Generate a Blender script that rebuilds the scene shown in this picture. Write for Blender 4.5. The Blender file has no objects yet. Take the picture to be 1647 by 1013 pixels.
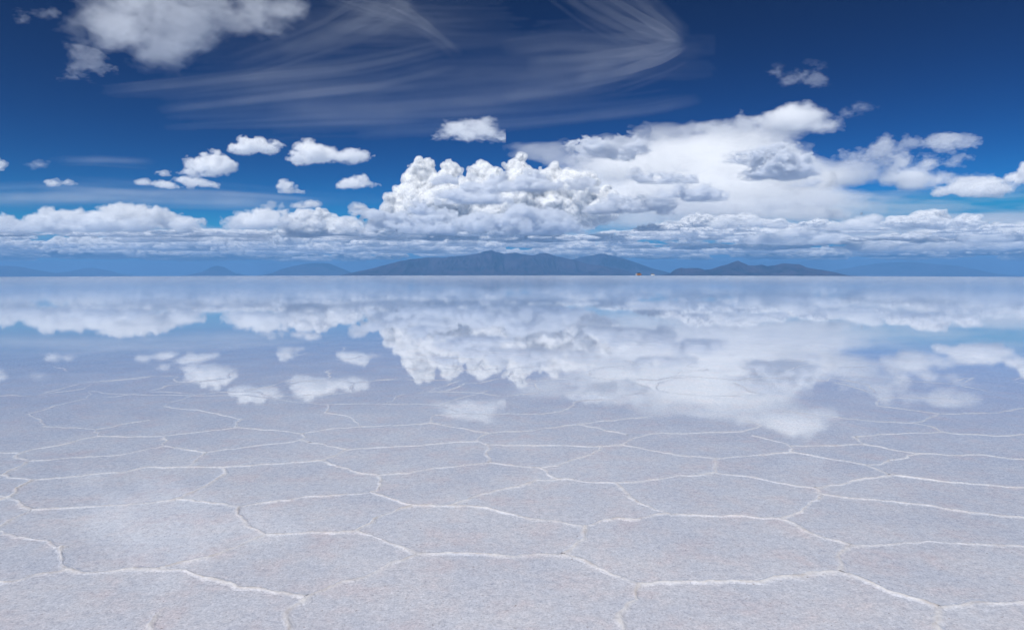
import bpy, math, random
import numpy as np
import openvdb
from mathutils import Vector

R = math.radians
random.seed(7)
scene = bpy.context.scene
col = scene.collection

# ------------------------------------------------------------------ camera, world, sun, exposure
CAM_H = 1.6                       # metres above the salt
F = 1100.0                        # focal length in photograph pixels (24 mm on full frame)
CX, CY = 823.5, 434.0             # principal column, row of the true horizon

cam_data = bpy.data.cameras.new("camera")
cam = bpy.data.objects.new("camera", cam_data)
col.objects.link(cam)
cam.location = (0, 0, CAM_H)
cam.rotation_euler = (R(90), 0, 0)
cam_data.sensor_width = 36
cam_data.lens = F / 1647 * 36
cam_data.shift_y = -72.5 / 1647
cam_data.clip_start = 0.1
cam_data.clip_end = 400000
scene.camera = cam

SUN_EL, SUN_AZ = 56.0, 212.0      # azimuth clockwise from +Y: behind the camera, to the left
world = bpy.data.worlds.new("World")
scene.world = world
world.use_nodes = True
wn, wl = world.node_tree.nodes, world.node_tree.links
bg = wn["Background"]
sky = wn.new("ShaderNodeTexSky")
sky.sky_type = 'NISHITA'
sky.sun_disc = False
sky.sun_elevation = R(SUN_EL)
sky.sun_rotation = R(SUN_AZ)
sky.altitude = 3650
sky.air_density = 1.0
sky.dust_density = 0.3
sky.ozone_density = 3.0
# a polarising filter: the sky is darkest and bluest across the sun, ahead of the camera; behind and overhead it is left as it is
EXPO = 0.25
geo_w = wn.new("ShaderNodeNewGeometry")
dotn = wn.new("ShaderNodeVectorMath"); dotn.operation = 'DOT_PRODUCT'; dotn.inputs[1].default_value = (0, -1, 0)
rng_w = wn.new("ShaderNodeMapRange"); rng_w.interpolation_type = 'SMOOTHSTEP'
rng_w.inputs["From Min"].default_value = 0.30; rng_w.inputs["From Max"].default_value = 0.68
wl.new(geo_w.outputs["Incoming"], dotn.inputs[0]); wl.new(dotn.outputs["Value"], rng_w.inputs["Value"])
sep = wn.new("ShaderNodeSeparateColor"); comb = wn.new("ShaderNodeCombineColor")
wl.new(sky.outputs[0], sep.inputs[0])
for ch, (pw, k, top, tn) in enumerate(((4.0, 15.0, 0.30, 0.42), (2.15, 2.44, 0.37, 0.72), (2.0, 1.04, 0.74, 1.0))):
    n0 = wn.new("ShaderNodeMath"); n0.operation = 'POWER'; n0.inputs[1].default_value = 1.25
    n1 = wn.new("ShaderNodeMath"); n1.operation = 'MULTIPLY'; n1.inputs[1].default_value = 0.06 * tn
    n2 = wn.new("ShaderNodeMath"); n2.operation = 'MINIMUM'; n2.inputs[1].default_value = top
    n3 = wn.new("ShaderNodeMath"); n3.operation = 'POWER'; n3.inputs[1].default_value = pw
    n4 = wn.new("ShaderNodeMath"); n4.operation = 'MULTIPLY'; n4.inputs[1].default_value = k / 0.06 / 2 ** EXPO
    wl.new(sep.outputs[ch], n0.inputs[0])
    for p_, q_ in ((n0, n1), (n1, n2), (n2, n3), (n3, n4)):
        wl.new(p_.outputs[0], q_.inputs[0])
    wl.new(n4.outputs[0], comb.inputs[ch])
mixw = wn.new("ShaderNodeMix"); mixw.data_type = 'RGBA'
wl.new(rng_w.outputs[0], mixw.inputs[0]); wl.new(sky.outputs[0], mixw.inputs[6]); wl.new(comb.outputs[0], mixw.inputs[7])
wl.new(mixw.outputs[2], bg.inputs["Color"])
bg.inputs["Strength"].default_value = 0.06

sun_d = bpy.data.lights.new("sun", 'SUN')
sun_d.energy = 4.1
sun_d.angle = R(0.53)
sun_d.color = (1.0, 0.985, 0.955)
sun = bpy.data.objects.new("sun", sun_d)
col.objects.link(sun)
sdir = Vector((math.sin(R(SUN_AZ)) * math.cos(R(SUN_EL)), math.cos(R(SUN_AZ)) * math.cos(R(SUN_EL)), math.sin(R(SUN_EL))))
sun.rotation_euler = (-sdir).to_track_quat('-Z', 'Y').to_euler()

scene.view_settings.view_transform = 'Standard'
scene.view_settings.look = 'None'
scene.view_settings.exposure = EXPO
scene.view_settings.gamma = 1.0
cy = scene.cycles
cy.max_bounces = 18
cy.volume_bounces = 16
cy.diffuse_bounces = 4
cy.glossy_bounces = 3
cy.transparent_max_bounces = 64
cy.use_denoising = True
cy.caustics_reflective = False
cy.caustics_refractive = False


# ------------------------------------------------------------------ helpers
def tag(o, label=None, cat=None, group=None, kind=None):
    for k, v in (("label", label), ("category", cat), ("group", group), ("kind", kind)):
        if v:
            o[k] = v
    return o


def mesh_np(name, pts, faces, mat, smooth=True, parent=None):
    """link one mesh object from numpy points and an (n, 3 or 4) face array"""
    pts = np.asarray(pts, np.float32); faces = np.asarray(faces, np.int32)
    n, k = faces.shape
    me = bpy.data.meshes.new(name)
    me.vertices.add(len(pts)); me.vertices.foreach_set("co", pts.ravel())
    me.loops.add(n * k); me.loops.foreach_set("vertex_index", faces.ravel())
    me.polygons.add(n); me.polygons.foreach_set("loop_start", np.arange(0, n * k, k, dtype=np.int32))
    if smooth:
        me.polygons.foreach_set("use_smooth", np.ones(n, bool))
    me.update(calc_edges=True)
    me.materials.append(mat)
    o = bpy.data.objects.new(name, me)
    col.objects.link(o)
    if parent:
        o.parent = parent
    return o


def new_mat(name):
    m = bpy.data.materials.new(name); m.use_nodes = True
    nt = m.node_tree
    for n in list(nt.nodes):
        nt.nodes.remove(n)
    out = nt.nodes.new("ShaderNodeOutputMaterial")
    return m, nt, out


def node(nt, kind, **kw):
    n = nt.nodes.new(kind)
    for k, v in kw.items():
        if k.startswith("i_"):
            n.inputs[k[2:].replace("_", " ")].default_value = v
        else:
            setattr(n, k, v)
    return n


def bspline_w(n, cell, off):
    x = np.arange(n) / cell + off
    i = np.floor(x).astype(int); f = (x - i).astype(np.float32)
    Lc = i[-1] + 4
    W = np.zeros((n, Lc), np.float32)
    w = [(1 - f) ** 3 / 6, (3 * f ** 3 - 6 * f ** 2 + 4) / 6, (-3 * f ** 3 + 3 * f ** 2 + 3 * f + 1) / 6, f ** 3 / 6]
    for k in range(4):
        W[np.arange(n), i + k] = w[k]
    return W


def vnoise(shape, cells, rng):
    Ws = [bspline_w(n, max(c, 1.2), rng.random()) for n, c in zip(shape, cells)]
    lat = rng.standard_normal([w.shape[1] for w in Ws]).astype(np.float32)
    a = np.tensordot(Ws[0], lat, (1, 0))
    a = np.einsum('yl,xlz->xyz', Ws[1], a, optimize=True)
    a = a @ Ws[2].T
    return a * 1.9


def fbm(shape, cell, aniso, octv, rng, gain=0.55, billow=0.0):
    out = np.zeros(shape, np.float32); amp = 1.0
    for k in range(octv):
        n = vnoise(shape, [cell * a for a in aniso], rng)
        if billow:
            n = (1 - billow) * n + billow * (0.9 - 1.8 * np.abs(n))
        out += amp * n
        amp *= gain; cell *= 0.5
        if cell < 1.6:
            break
    return out


# ------------------------------------------------------------------ ground profile: level near, then falling away as the earth does
EARTH_R = 47500.0
KNEE = 450.0


def ground_z(r):
    return -r * r / (2 * EARTH_R) if r < KNEE else -KNEE ** 2 / (2 * EARTH_R) - (r - KNEE) * KNEE / EARTH_R


def gpos(px, py):
    """photograph pixel -> point on the salt"""
    d = CAM_H * F / (py - CY)
    return ((px - CX) / F * d, d)


def salt_material():
    """wet salt floor; where the mesh carries crust > 0 (the ridges) it turns to drier white crust"""
    m, nt, out = new_mat("wet_salt")
    L = nt.links.new
    geo = node(nt, "ShaderNodeNewGeometry")
    p = node(nt, "ShaderNodeBsdfPrincipled", i_Roughness=0.8, i_IOR=1.45)
    p.inputs["Specular IOR Level"].default_value = 0.0

    def tex(scale, det, rough, kind="ShaderNodeTexNoise"):
        t = node(nt, kind, i_Scale=scale, i_Detail=det, i_Roughness=rough)
        L(geo.outputs["Position"], t.inputs["Vector"])
        return t.outputs[0]

    def ramp(src, stops):
        r = node(nt, "ShaderNodeValToRGB")
        e = r.color_ramp.elements
        while len(e) < len(stops):
            e.new(0.5)
        for el, (q, c) in zip(e, stops):
            el.position = q; el.color = (*c, 1)
        L(src, r.inputs[0])
        return r.outputs[0]

    def mix(mode, fac, x, y):
        n = node(nt, "ShaderNodeMix", data_type='RGBA', blend_type=mode)
        if isinstance(fac, float):
            n.inputs[0].default_value = fac
        else:
            L(fac, n.inputs[0])
        for i, v in ((6, x), (7, y)):
            if isinstance(v, tuple):
                n.inputs[i].default_value = (*v, 1)
            else:
                L(v, n.inputs[i])
        return n.outputs[2]

    def math_(op, x, y=None, z=None):
        n = node(nt, "ShaderNodeMath", operation=op)
        for i, v in enumerate((x, y, z)):
            if v is None:
                continue
            if isinstance(v, (int, float)):
                n.inputs[i].default_value = v
            else:
                L(v, n.inputs[i])
        return n.outputs[0]

    fine, clump, patch, speck, pink = tex(75, 8, .85), tex(24, 5, .75), tex(1.5, 4, .6), tex(40, 3, .75), tex(3.3, 5, .7)
    c = ramp(fine, [(.32, (.25, .252, .285)), (.47, (.487, .492, .543)), (.64, (.655, .652, .695))])
    c = mix('MULTIPLY', 1.0, c, ramp(clump, [(.33, (.82, .83, .86)), (.5, (1, 1, 1)), (.66, (1.12, 1.11, 1.11))]))
    c = mix('MULTIPLY', 1.0, c, ramp(patch, [(.34, (.92, .93, .96)), (.66, (1.05, 1.04, 1.03))]))
    c = mix('MULTIPLY', 1.0, c, ramp(pink, [(.42, (.985, 1, 1.01)), (.52, (1.01, 1, .99)), (.68, (1.05, .965, .93))]))
    c = mix('MIX', ramp(speck, [(.63, (0, 0, 0)), (.70, (.75, .75, .75))]), c, (.21, .175, .165))
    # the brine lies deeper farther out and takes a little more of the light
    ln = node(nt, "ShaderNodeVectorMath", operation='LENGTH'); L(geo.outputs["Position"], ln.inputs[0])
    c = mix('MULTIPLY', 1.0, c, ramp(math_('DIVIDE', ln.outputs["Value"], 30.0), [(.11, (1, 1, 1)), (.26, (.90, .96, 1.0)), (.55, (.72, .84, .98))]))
    # crust
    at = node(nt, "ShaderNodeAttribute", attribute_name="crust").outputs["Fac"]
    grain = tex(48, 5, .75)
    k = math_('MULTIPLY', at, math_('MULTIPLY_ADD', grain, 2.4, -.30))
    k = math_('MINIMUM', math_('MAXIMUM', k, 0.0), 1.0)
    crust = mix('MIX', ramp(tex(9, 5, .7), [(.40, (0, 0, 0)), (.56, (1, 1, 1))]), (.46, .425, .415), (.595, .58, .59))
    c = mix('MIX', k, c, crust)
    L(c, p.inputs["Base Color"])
    hgt = math_('ADD', fine, math_('MULTIPLY', clump, 1.6))
    bump = node(nt, "ShaderNodeBump", i_Strength=0.7, i_Distance=0.006)
    L(hgt, bump.inputs["Height"]); L(bump.outputs[0], p.inputs["Normal"])
    # the film of brine: a clear coat, glassy close by, ruffled by the wind farther out on the open flat
    L(math_('MULTIPLY_ADD', k, -.55, 1.0), p.inputs["Coat Weight"])
    p.inputs["Coat IOR"].default_value = 1.55
    far = ramp(math_('DIVIDE', math_('LOGARITHM', math_('MAXIMUM', ln.outputs["Value"], 2.0), 10.0), 3.0),
               [(.30, (.010, .010, .010)), (.47, (.02, .02, .02)), (.60, (.055, .055, .055)), (.75, (.14, .14, .14))])
    L(math_('MULTIPLY_ADD', k, .25, far), p.inputs["Coat Roughness"])
    wb = node(nt, "ShaderNodeBump", i_Strength=0.012, i_Distance=0.004)
    L(tex(30, 3, .5), wb.inputs["Height"]); L(wb.outputs[0], p.inputs["Coat Normal"])
    L(p.outputs[0], out.inputs["Surface"])
    return m


SALT = salt_material()


def build_ground():
    radii = [0.0]
    r = 0.5
    while r < 50000:
        radii.append(r)
        r *= 1.035 if r < 1200 else 1.12
    radii.append(50000.0)
    na = 240
    pts = [(0, 0, 0)]; tris = []
    for i, r in enumerate(radii[1:]):
        z = ground_z(r)
        for a in range(na):
            t = 2 * math.pi * a / na
            pts.append((r * math.sin(t), r * math.cos(t), z))
    for a in range(na):
        b = (a + 1) % na
        tris.append((0, 1 + b, 1 + a, 1 + a))
    q = []
    for i in range(len(radii) - 2):
        o0, o1 = 1 + i * na, 1 + (i + 1) * na
        for a in range(na):
            b = (a + 1) % na
            q.append((o0 + a, o0 + b, o1 + b, o1 + a))
    me = bpy.data.meshes.new("ground")
    me.from_pydata(pts, [], [t[:3] for t in tris] + q)
    me.polygons.foreach_set("use_smooth", np.ones(len(me.polygons), bool))
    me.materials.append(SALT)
    o = bpy.data.objects.new("ground", me)
    col.objects.link(o)
    tag(o, "flat white salt crust under a thin film of still brine", "ground", kind="structure")
    return o


build_ground()

# ------------------------------------------------------------------ salt ridges between the polygons
TR = [
 [(-70,800),(0,797),(13,802),(35,808),(52,820)], [(52,820),(38,826),(18,838),(0,846),(-60,858)],
 [(52,820),(120,817),(200,812),(282,803)], [(282,803),(350,809),(384,815)],
 [(384,815),(430,806),(480,802),(540,795),(595,791)], [(384,815),(380,828),(393,841),(410,850),(428,860)],
 [(428,860),(500,857),(572,853)], [(428,860),(400,873),(365,887),(320,897),(285,905),(257,915)],
 [(257,915),(200,917),(150,918),(105,917)], [(105,917),(98,905),(93,893),(95,880)], [(95,880),(70,873),(35,862),(0,856),(-80,846)],
 [(105,917),(60,926),(0,938),(-80,950)], [(257,915),(280,920),(320,930),(400,945),(490,960)],
 [(490,960),(510,950),(560,933),(620,912),(670,892)], [(490,960),(475,978),(460,997),(455,1013),(440,1060),(446,1110)],
 [(275,970),(258,980),(245,992),(240,1012),(225,1060),(180,1090)],
 [(572,853),(600,838),(630,823),(662,813)], [(572,853),(600,862),(640,878),(670,892)],
 [(670,892),(740,891),(840,894),(907,891)], [(662,813),(640,808),(615,799),(595,791)], [(662,813),(700,814),(725,813)],
 [(725,813),(770,815),(820,828),(880,838),(942,846)], [(942,846),(945,856),(940,866),(925,878),(907,891)],
 [(942,846),(970,838),(1020,832),(1077,826)], [(907,891),(940,905),(985,923),(1026,941)],
 [(1026,941),(1018,960),(1008,980),(1000,1000),(1003,1016),(1020,1060),(1010,1110)],
 [(1077,826),(1045,813),(1015,800),(990,777)], [(1077,826),(1150,829),(1255,833)],
 [(1255,833),(1280,826),(1300,812),(1322,795)], [(1255,833),(1290,850),(1330,866),(1368,876)],
 [(1368,876),(1430,874),(1480,871),(1550,872),(1640,876),(1740,880)], [(1368,876),(1355,897),(1350,919)],
 [(1350,919),(1280,925),(1200,933),(1110,939),(1026,941)], [(1350,919),(1375,927),(1410,940),(1450,957),(1510,975)],
 [(1510,975),(1560,971),(1645,968),(1740,962)], [(1510,975),(1511,1000),(1514,1040),(1500,1090)],
 [(1322,795),(1400,803),(1470,810),(1530,820),(1640,832),(1740,842)], [(1322,795),(1314,785)],
 [(1314,785),(1270,779),(1200,767),(1154,760)], [(1314,785),(1370,772),(1432,763)],
 [(1154,760),(1080,767),(1000,776),(990,777)], [(1154,760),(1150,748),(1150,737)], [(1150,737),(1200,733),(1272,727)],
 [(1150,737),(1080,730),(1040,722),(999,715)], [(1272,727),(1272,720),(1262,713),(1245,708),(1210,700)],
 [(1272,727),(1320,734),(1360,741),(1395,748)], [(1395,748),(1432,763)], [(1432,763),(1500,771),(1570,779),(1645,783),(1740,790)],
 [(1395,748),(1440,740),(1478,729)], [(1478,729),(1550,731),(1640,738),(1730,744)], [(1478,729),(1440,725),(1390,714)],
 [(1390,714),(1340,716),(1272,717)], [(1390,714),(1380,706),(1374,702)], [(1374,702),(1440,698),(1514,694)],
 [(1514,694),(1560,699),(1605,702),(1700,694)], [(1514,694),(1500,686),(1468,680)], [(1468,680),(1490,673),(1512,665)],
 [(1512,665),(1595,664),(1640,657),(1700,652)], [(1512,665),(1470,660),(1410,652)], [(1468,680),(1390,676),(1300,665),(1250,660)],
 [(1410,652),(1413,640),(1480,639),(1580,642)],
 [(999,715),(1017,703),(1050,697),(1100,696),(1190,694),(1226,684),(1200,676)], [(999,715),(965,717),(870,716),(784,715)],
 [(999,715),(965,719),(945,730),(920,740),(895,748),(867,752)], [(867,752),(840,750),(789,743)],
 [(789,743),(788,730),(784,715)], [(784,715),(768,710),(766,706),(787,696)], [(787,696),(860,692),(931,682)],
 [(787,696),(740,688),(692,680)], [(692,680),(697,668),(740,665),(868,666)], [(692,680),(640,684),(580,686)],
 [(580,686),(570,675),(558,668),(522,663)], [(580,686),(530,690),(485,697)], [(931,682),(1010,699)], [(931,682),(980,676),(1040,670)],
 [(789,743),(740,747),(670,758),(607,764)], [(607,764),(565,757),(540,748),(518,740)], [(518,740),(540,731),(556,723)],
 [(556,723),(620,718),(700,713),(768,709)], [(556,723),(530,716),(500,711)], [(518,740),(470,743),(360,752),(302,750)],
 [(607,764),(613,780),(610,788),(595,791)], [(867,752),(894,770)], [(894,770),(850,777),(800,788),(760,800),(725,813)],
 [(894,770),(940,773),(990,777)],
 [(282,803),(310,790),(345,773),(362,763),(359,753)], [(5,763),(30,750),(43,742)], [(43,742),(100,737),(200,730),(266,717)],
 [(5,763),(20,768),(50,772)], [(50,772),(150,764),(230,753),(302,750)], [(50,772),(35,782),(20,790),(13,799)], [(5,763),(-60,757)],
 [(302,750),(320,737),(333,727)], [(333,727),(300,722),(266,717)], [(333,727),(400,718),(470,711),(484,706)],
 [(266,717),(265,710),(263,701)], [(263,701),(200,702),(157,701)], [(263,701),(320,694),(381,687)], [(381,687),(381,680),(388,674)],
 [(381,687),(440,691),(485,697)], [(485,697),(489,701),(484,706)], [(500,711),(484,706)], [(157,701),(154,690)], [(154,690),(72,685)], [(72,685),(65,672),(45,665)],
 [(45,665),(75,657),(88,652)], [(157,701),(110,712),(50,722),(32,728)], [(32,728),(30,735),(43,742)], [(154,690),(178,686),(240,675)], [(32,728),(-60,724)],
 [(88,652),(140,640),(145,628)], [(145,628),(190,634),(310,636)], [(310,636),(285,644),(265,653)], [(265,653),(330,662),(388,674)], [(310,636),(400,635),(470,646),(522,650)],
 [(522,650),(532,650),(522,663)], [(522,650),(620,649),(710,651)], [(620,648),(650,633)], [(710,651),(740,640),(785,628)], [(710,651),(735,662)], [(868,666),(905,660),(930,645),(970,642)],
]
_rw = random.Random(5)


def ridge_strip(line, half, hgt, step, V, Fc, K, seed, taper=0.0, bright=1.0):
    """a low crust of salt along a line of ground points, its edges sinking into the floor"""
    rng = np.random.default_rng(seed)
    P = np.array(line, float)
    seg = np.hypot(*np.diff(P, axis=0).T); t = np.concatenate([[0], np.cumsum(seg)])
    n = max(5, int(t[-1] / step) + 1)
    u = np.linspace(0, t[-1], n)
    x = np.interp(u, t, P[:, 0]); y = np.interp(u, t, P[:, 1])
    # round the traced corners, then let the line wander
    k = max(1, min(int(0.10 / step), n // 3))
    ker = np.hanning(2 * k + 3)[1:-1]; ker /= ker.sum()
    end = np.minimum(u, t[-1] - u)
    f = np.clip(end / (step * k * 1.5), 0, 1); f = f * f * (3 - 2 * f)
    xs = np.convolve(np.pad(x, k, 'edge'), ker, 'valid') * f + x * (1 - f)
    ys = np.convolve(np.pad(y, k, 'edge'), ker, 'valid') * f + y * (1 - f)
    def wob(scale):
        m = max(4, int(t[-1] / scale) + 3)
        w = np.interp(np.linspace(0, m - 1, n), np.arange(m), rng.standard_normal(m))
        return w
    fade = np.minimum(1, end / 0.15)
    dx, dy = np.gradient(x), np.gradient(y)
    kk = np.ones(2 * k + 1) / (2 * k + 1)
    dx, dy = (np.convolve(np.pad(q, k, 'edge'), kk, 'valid') for q in (dx, dy))
    L_ = np.hypot(dx, dy) + 1e-9
    nx_, ny_ = -dy / L_, dx / L_
    off = (0.016 * wob(.2) + .006 * wob(.06)) * fade
    xs += nx_ * off; ys += ny_ * off
    wid = half * (1 + .25 * wob(.3) + .18 * wob(.07) + 0.35 * np.exp(-end / 0.08))
    wid = np.clip(wid, half * .5, half * 1.9)
    strength = np.clip(1 + .22 * wob(.4) + .15 * wob(.09), .35, 1.5)
    if taper:
        strength *= np.clip(end / taper, 0, 1)
    T = np.array([-1, -.84, -.68, -.53, -.4, -.28, -.16, -.05, .06, .17, .29, .41, .54, .69, .85, 1])
    b = len(V)
    skew = .16 * wob(.15)
    prof = np.exp(-((T[None, :] - skew[:, None]) / .40) ** 2)
    Z = hgt * prof * strength[:, None] - hgt * .10
    Z += rng.standard_normal(Z.shape) * hgt * .16
    Z[:, 0] = Z[:, -1] = -hgt * .5
    C = np.clip(np.exp(-((T[None, :] - skew[:, None]) / .36) ** 2) * strength[:, None] * bright, 0, 1)
    C[:, 0] = C[:, -1] = 0
    for i in range(n):
        for j, q in enumerate(T):
            X, Y = xs[i] + nx_[i] * q * wid[i], ys[i] + ny_[i] * q * wid[i]
            V.append((X, Y, ground_z(math.hypot(X, Y)) + Z[i, j]))
    K.extend(C.ravel())
    m = len(T)
    for i in range(n - 1):
        for j in range(m - 1):
            a = b + i * m + j
            Fc.append((a, a + m, a + m + 1, a + 1))


def build_ridges():
    V, Fc, K = [], [], []
    for i, l in enumerate(TR):
        g = [gpos(*p) for p in l]
        dmid = sum(p[1] for p in g) / len(g)
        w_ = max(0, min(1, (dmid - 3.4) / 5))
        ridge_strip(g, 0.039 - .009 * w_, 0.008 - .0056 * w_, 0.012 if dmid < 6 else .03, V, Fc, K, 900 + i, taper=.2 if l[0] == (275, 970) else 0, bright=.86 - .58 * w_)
    # the same honeycomb carries on beyond what was traced
    rr = random.Random(11)
    a = 0.78; dxh, dyh = a * math.sqrt(3), a * 1.5
    jit = {}
    def vert(i, j, k):
        x = (i + (j % 2) * .5) * dxh; y = j * dyh
        v = (x, y + a) if k == 0 else (x, y - a)
        key = (round(v[0], 2), round(v[1], 2))
        if key not in jit:
            jit[key] = (v[0] + rr.gauss(0, .17), v[1] + rr.gauss(0, .17))
        return jit[key]
    done, kept = set(), set()
    for j in range(-9, 16):
        for i in range(-14, 15):
            cx_, cy_ = (i + (j % 2) * .5) * dxh, j * dyh
            c = [(cx_ + a * math.sin(math.pi / 3 * q), cy_ + a * math.cos(math.pi / 3 * q)) for q in range(6)]
            for q in range(6):
                p0, p1 = c[q], c[(q + 1) % 6]
                k0, k1 = (round(p0[0], 1), round(p0[1], 1)), (round(p1[0], 1), round(p1[1], 1))
                e = tuple(sorted((k0, k1)))
                if e in done:
                    continue
                done.add(e)
                for kk, pp in ((k0, p0), (k1, p1)):
                    if kk not in jit:
                        jit[kk] = (pp[0] + rr.gauss(0, .19), pp[1] + rr.gauss(0, .19))
                A, B = jit[k0], jit[k1]
                mx_, my_ = (A[0] + B[0]) / 2, (A[1] + B[1]) / 2
                d = math.hypot(mx_, my_)
                if d > 17 or d < .8 or rr.random() < .05 + max(0, (d - 8) / 8):
                    continue
                if any(2.4 < q[1] < 8.6 and abs(q[0]) < q[1] * .77 for q in (A, B, (mx_, my_))):
                    continue
                kept.add(k0); kept.add(k1)
                mid = (mx_ + rr.gauss(0, .09), my_ + rr.gauss(0, .09))
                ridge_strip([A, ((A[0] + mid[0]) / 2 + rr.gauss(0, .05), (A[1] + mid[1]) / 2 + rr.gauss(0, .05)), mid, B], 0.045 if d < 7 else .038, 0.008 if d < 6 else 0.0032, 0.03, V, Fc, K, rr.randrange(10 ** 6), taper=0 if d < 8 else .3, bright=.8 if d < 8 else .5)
    # ends of the traced lines run on into the honeycomb
    cnt = {}
    for l in TR:
        for e in (l[0], l[-1]):
            cnt[e] = cnt.get(e, 0) + 1
    for e, c_ in cnt.items():
        if c_ > 1 or (30 < e[0] < 1620 and e[1] < 1030):
            continue
        g = gpos(*e)
        near = sorted((math.hypot(jit[k][0] - g[0], jit[k][1] - g[1]), k) for k in kept)[:1]
        if near and near[0][0] < 1.8:
            b_ = jit[near[0][1]]
            m_ = ((g[0] + b_[0]) / 2 + rr.gauss(0, .06), (g[1] + b_[1]) / 2 + rr.gauss(0, .06))
            ridge_strip([g, m_, b_], 0.042, 0.007, 0.03, V, Fc, K, rr.randrange(10 ** 6), bright=.8)
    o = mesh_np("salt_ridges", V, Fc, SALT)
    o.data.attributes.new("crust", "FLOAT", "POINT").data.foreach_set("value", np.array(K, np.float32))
    tag(o, "network of low white salt ridges outlining polygons across the ground", "salt ridge", kind="structure")


build_ridges()


# ------------------------------------------------------------------ mountains across the flat
def hill_material():
    m, nt, out = new_mat("bare_slopes")
    L = nt.links.new
    geo = node(nt, "ShaderNodeNewGeometry")
    p = node(nt, "ShaderNodeBsdfPrincipled", i_Roughness=0.95)
    p.inputs["Specular IOR Level"].default_value = 0.0
    t = node(nt, "ShaderNodeTexNoise", i_Scale=0.0035, i_Detail=7.0, i_Roughness=0.65)
    L(geo.outputs["Position"], t.inputs["Vector"])
    r = node(nt, "ShaderNodeValToRGB")
    e = r.color_ramp.elements
    e[0].position = 0.38; e[0].color = (0.016, 0.019, 0.034, 1)
    e[1].position = 0.62; e[1].color = (0.058, 0.048, 0.072, 1)
    L(t.outputs[0], r.inputs[0]); L(r.outputs[0], p.inputs["Base Color"])
    L(p.outputs[0], out.inputs["Surface"])
    return m


HILL = hill_material()


def mountain(label, prof, D, depth, seed, rough=1.0):
    rng = np.random.default_rng(seed)
    px = np.array([p[0] for p in prof], float); py = np.array([p[1] for p in prof], float)
    foot = ground_z(D) - 8
    nu, nv = max(60, int((px[-1] - px[0]) * 1.4)), 70
    u = np.linspace(px[0], px[-1], nu); v = np.linspace(-1, 1, nv)
    zs = CAM_H + (CY - np.interp(u, px, py)) / F * D - foot
    n2 = fbm((nu, nv, 8), 34, (1, .8, 9), 5, rng, .55)[:, :, 4]
    warp = fbm((nu, nv, 8), 40, (1, 1, 9), 3, rng)[:, :, 4]
    edge = np.minimum(1, np.minimum(np.arange(nu), nu - 1 - np.arange(nu)) / (nu * .04))[:, None]
    V2, U2 = np.meshgrid(v, u)
    # spurs: the skyline profile slides sideways as the slope comes forward
    us = U2 + warp * 9 * np.abs(V2)
    sil = np.interp(us, u, zs)
    sil = np.where(np.abs(V2) < .03, zs[:, None], sil)
    ridge = 1 - np.abs(n2)
    shape = np.clip(1 - np.abs(V2) ** .85, 0, 1)
    h = sil * shape * (1 + .50 * rough * (ridge - .85) * np.minimum(1, np.abs(V2) * 5)) * np.where(np.abs(V2) < .03, 1, .985)
    h = np.minimum(h, zs.max() * .98 + 0 * h) if rough > 5 else h
    h = h * np.maximum(edge, 0) - (1 - edge) * 5
    Y = D + V2 * depth
    X = (U2 - CX) / F * D
    P = np.stack([X, Y, foot + h - (np.abs(V2) > .99) * 30], -1).reshape(-1, 3)
    idx = np.arange(nu * nv).reshape(nu, nv)
    Fq = np.stack([idx[:-1, :-1], idx[1:, :-1], idx[1:, 1:], idx[:-1, 1:]], -1).reshape(-1, 4)
    o = mesh_np("mountain", P, Fq, HILL)
    tag(o, label, "mountain", kind="structure")


mountain("long dark blue mountain range rising across the centre of the horizon",
         [(540, 443), (555, 441), (600, 431), (640, 420), (665, 415), (690, 413), (715, 413), (745, 410), (768, 406), (780, 403), (790, 401.5), (800, 404), (812, 406), (822, 404), (830, 404.5), (842, 408), (856, 410),
          (868, 405.5), (878, 406), (890, 409), (905, 412), (925, 417), (950, 424), (985, 430), (1010, 436), (1030, 443)], 12000, 1700, 1)
mountain("paler rounded mountain massif behind the right end of the range",
         [(890, 443), (905, 425), (925, 414), (945, 409), (960, 407), (972, 407), (985, 410), (1000, 414), (1015, 419), (1032, 425), (1050, 431), (1072, 437), (1090, 443)], 15500, 1800, 2)
mountain("small dark pointed hill standing like an island right of centre",
         [(1070, 443), (1078, 438), (1088, 432), (1096, 429.5), (1104, 431), (1114, 430.5), (1124, 431), (1134, 434), (1146, 432), (1160, 427), (1174, 423), (1187, 418.5), (1194, 422), (1204, 426), (1214, 426), (1225, 424), (1234, 427),
          (1245, 426), (1258, 423), (1272, 424), (1286, 424.5), (1296, 429), (1312, 432), (1335, 436), (1365, 443)], 9500, 900, 3)
mountain("very faint broad mountain far away at the right", [(1310, 443), (1345, 434), (1385, 427), (1410, 423), (1440, 421), (1475, 421), (1505, 424), (1540, 427), (1570, 433), (1600, 443)], 24000, 2500, 4, .5)
mountain("faint blue hill cut by the left edge of the picture", [(-120, 440), (-60, 430), (-20, 426), (15, 427), (35, 429), (52, 433), (66, 443)], 20000, 2000, 5, .5)
mountain("lowest faint flat hill left of the small cone hill", [(100, 443), (118, 435), (135, 431), (150, 430.5), (165, 433), (180, 436), (192, 443)], 24000, 2000, 6, .5)
mountain("faint small cone hill far away on the left horizon", [(312, 443), (328, 436), (340, 429), (350, 426.5), (360, 429), (372, 436), (382, 443)], 21000, 1800, 7, .5)
mountain("faint dome hill just left of the long range", [(430, 443), (450, 433), (470, 428), (490, 424), (510, 422), (528, 423), (542, 428), (556, 434), (572, 443)], 20000, 2000, 8, .5)


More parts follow.
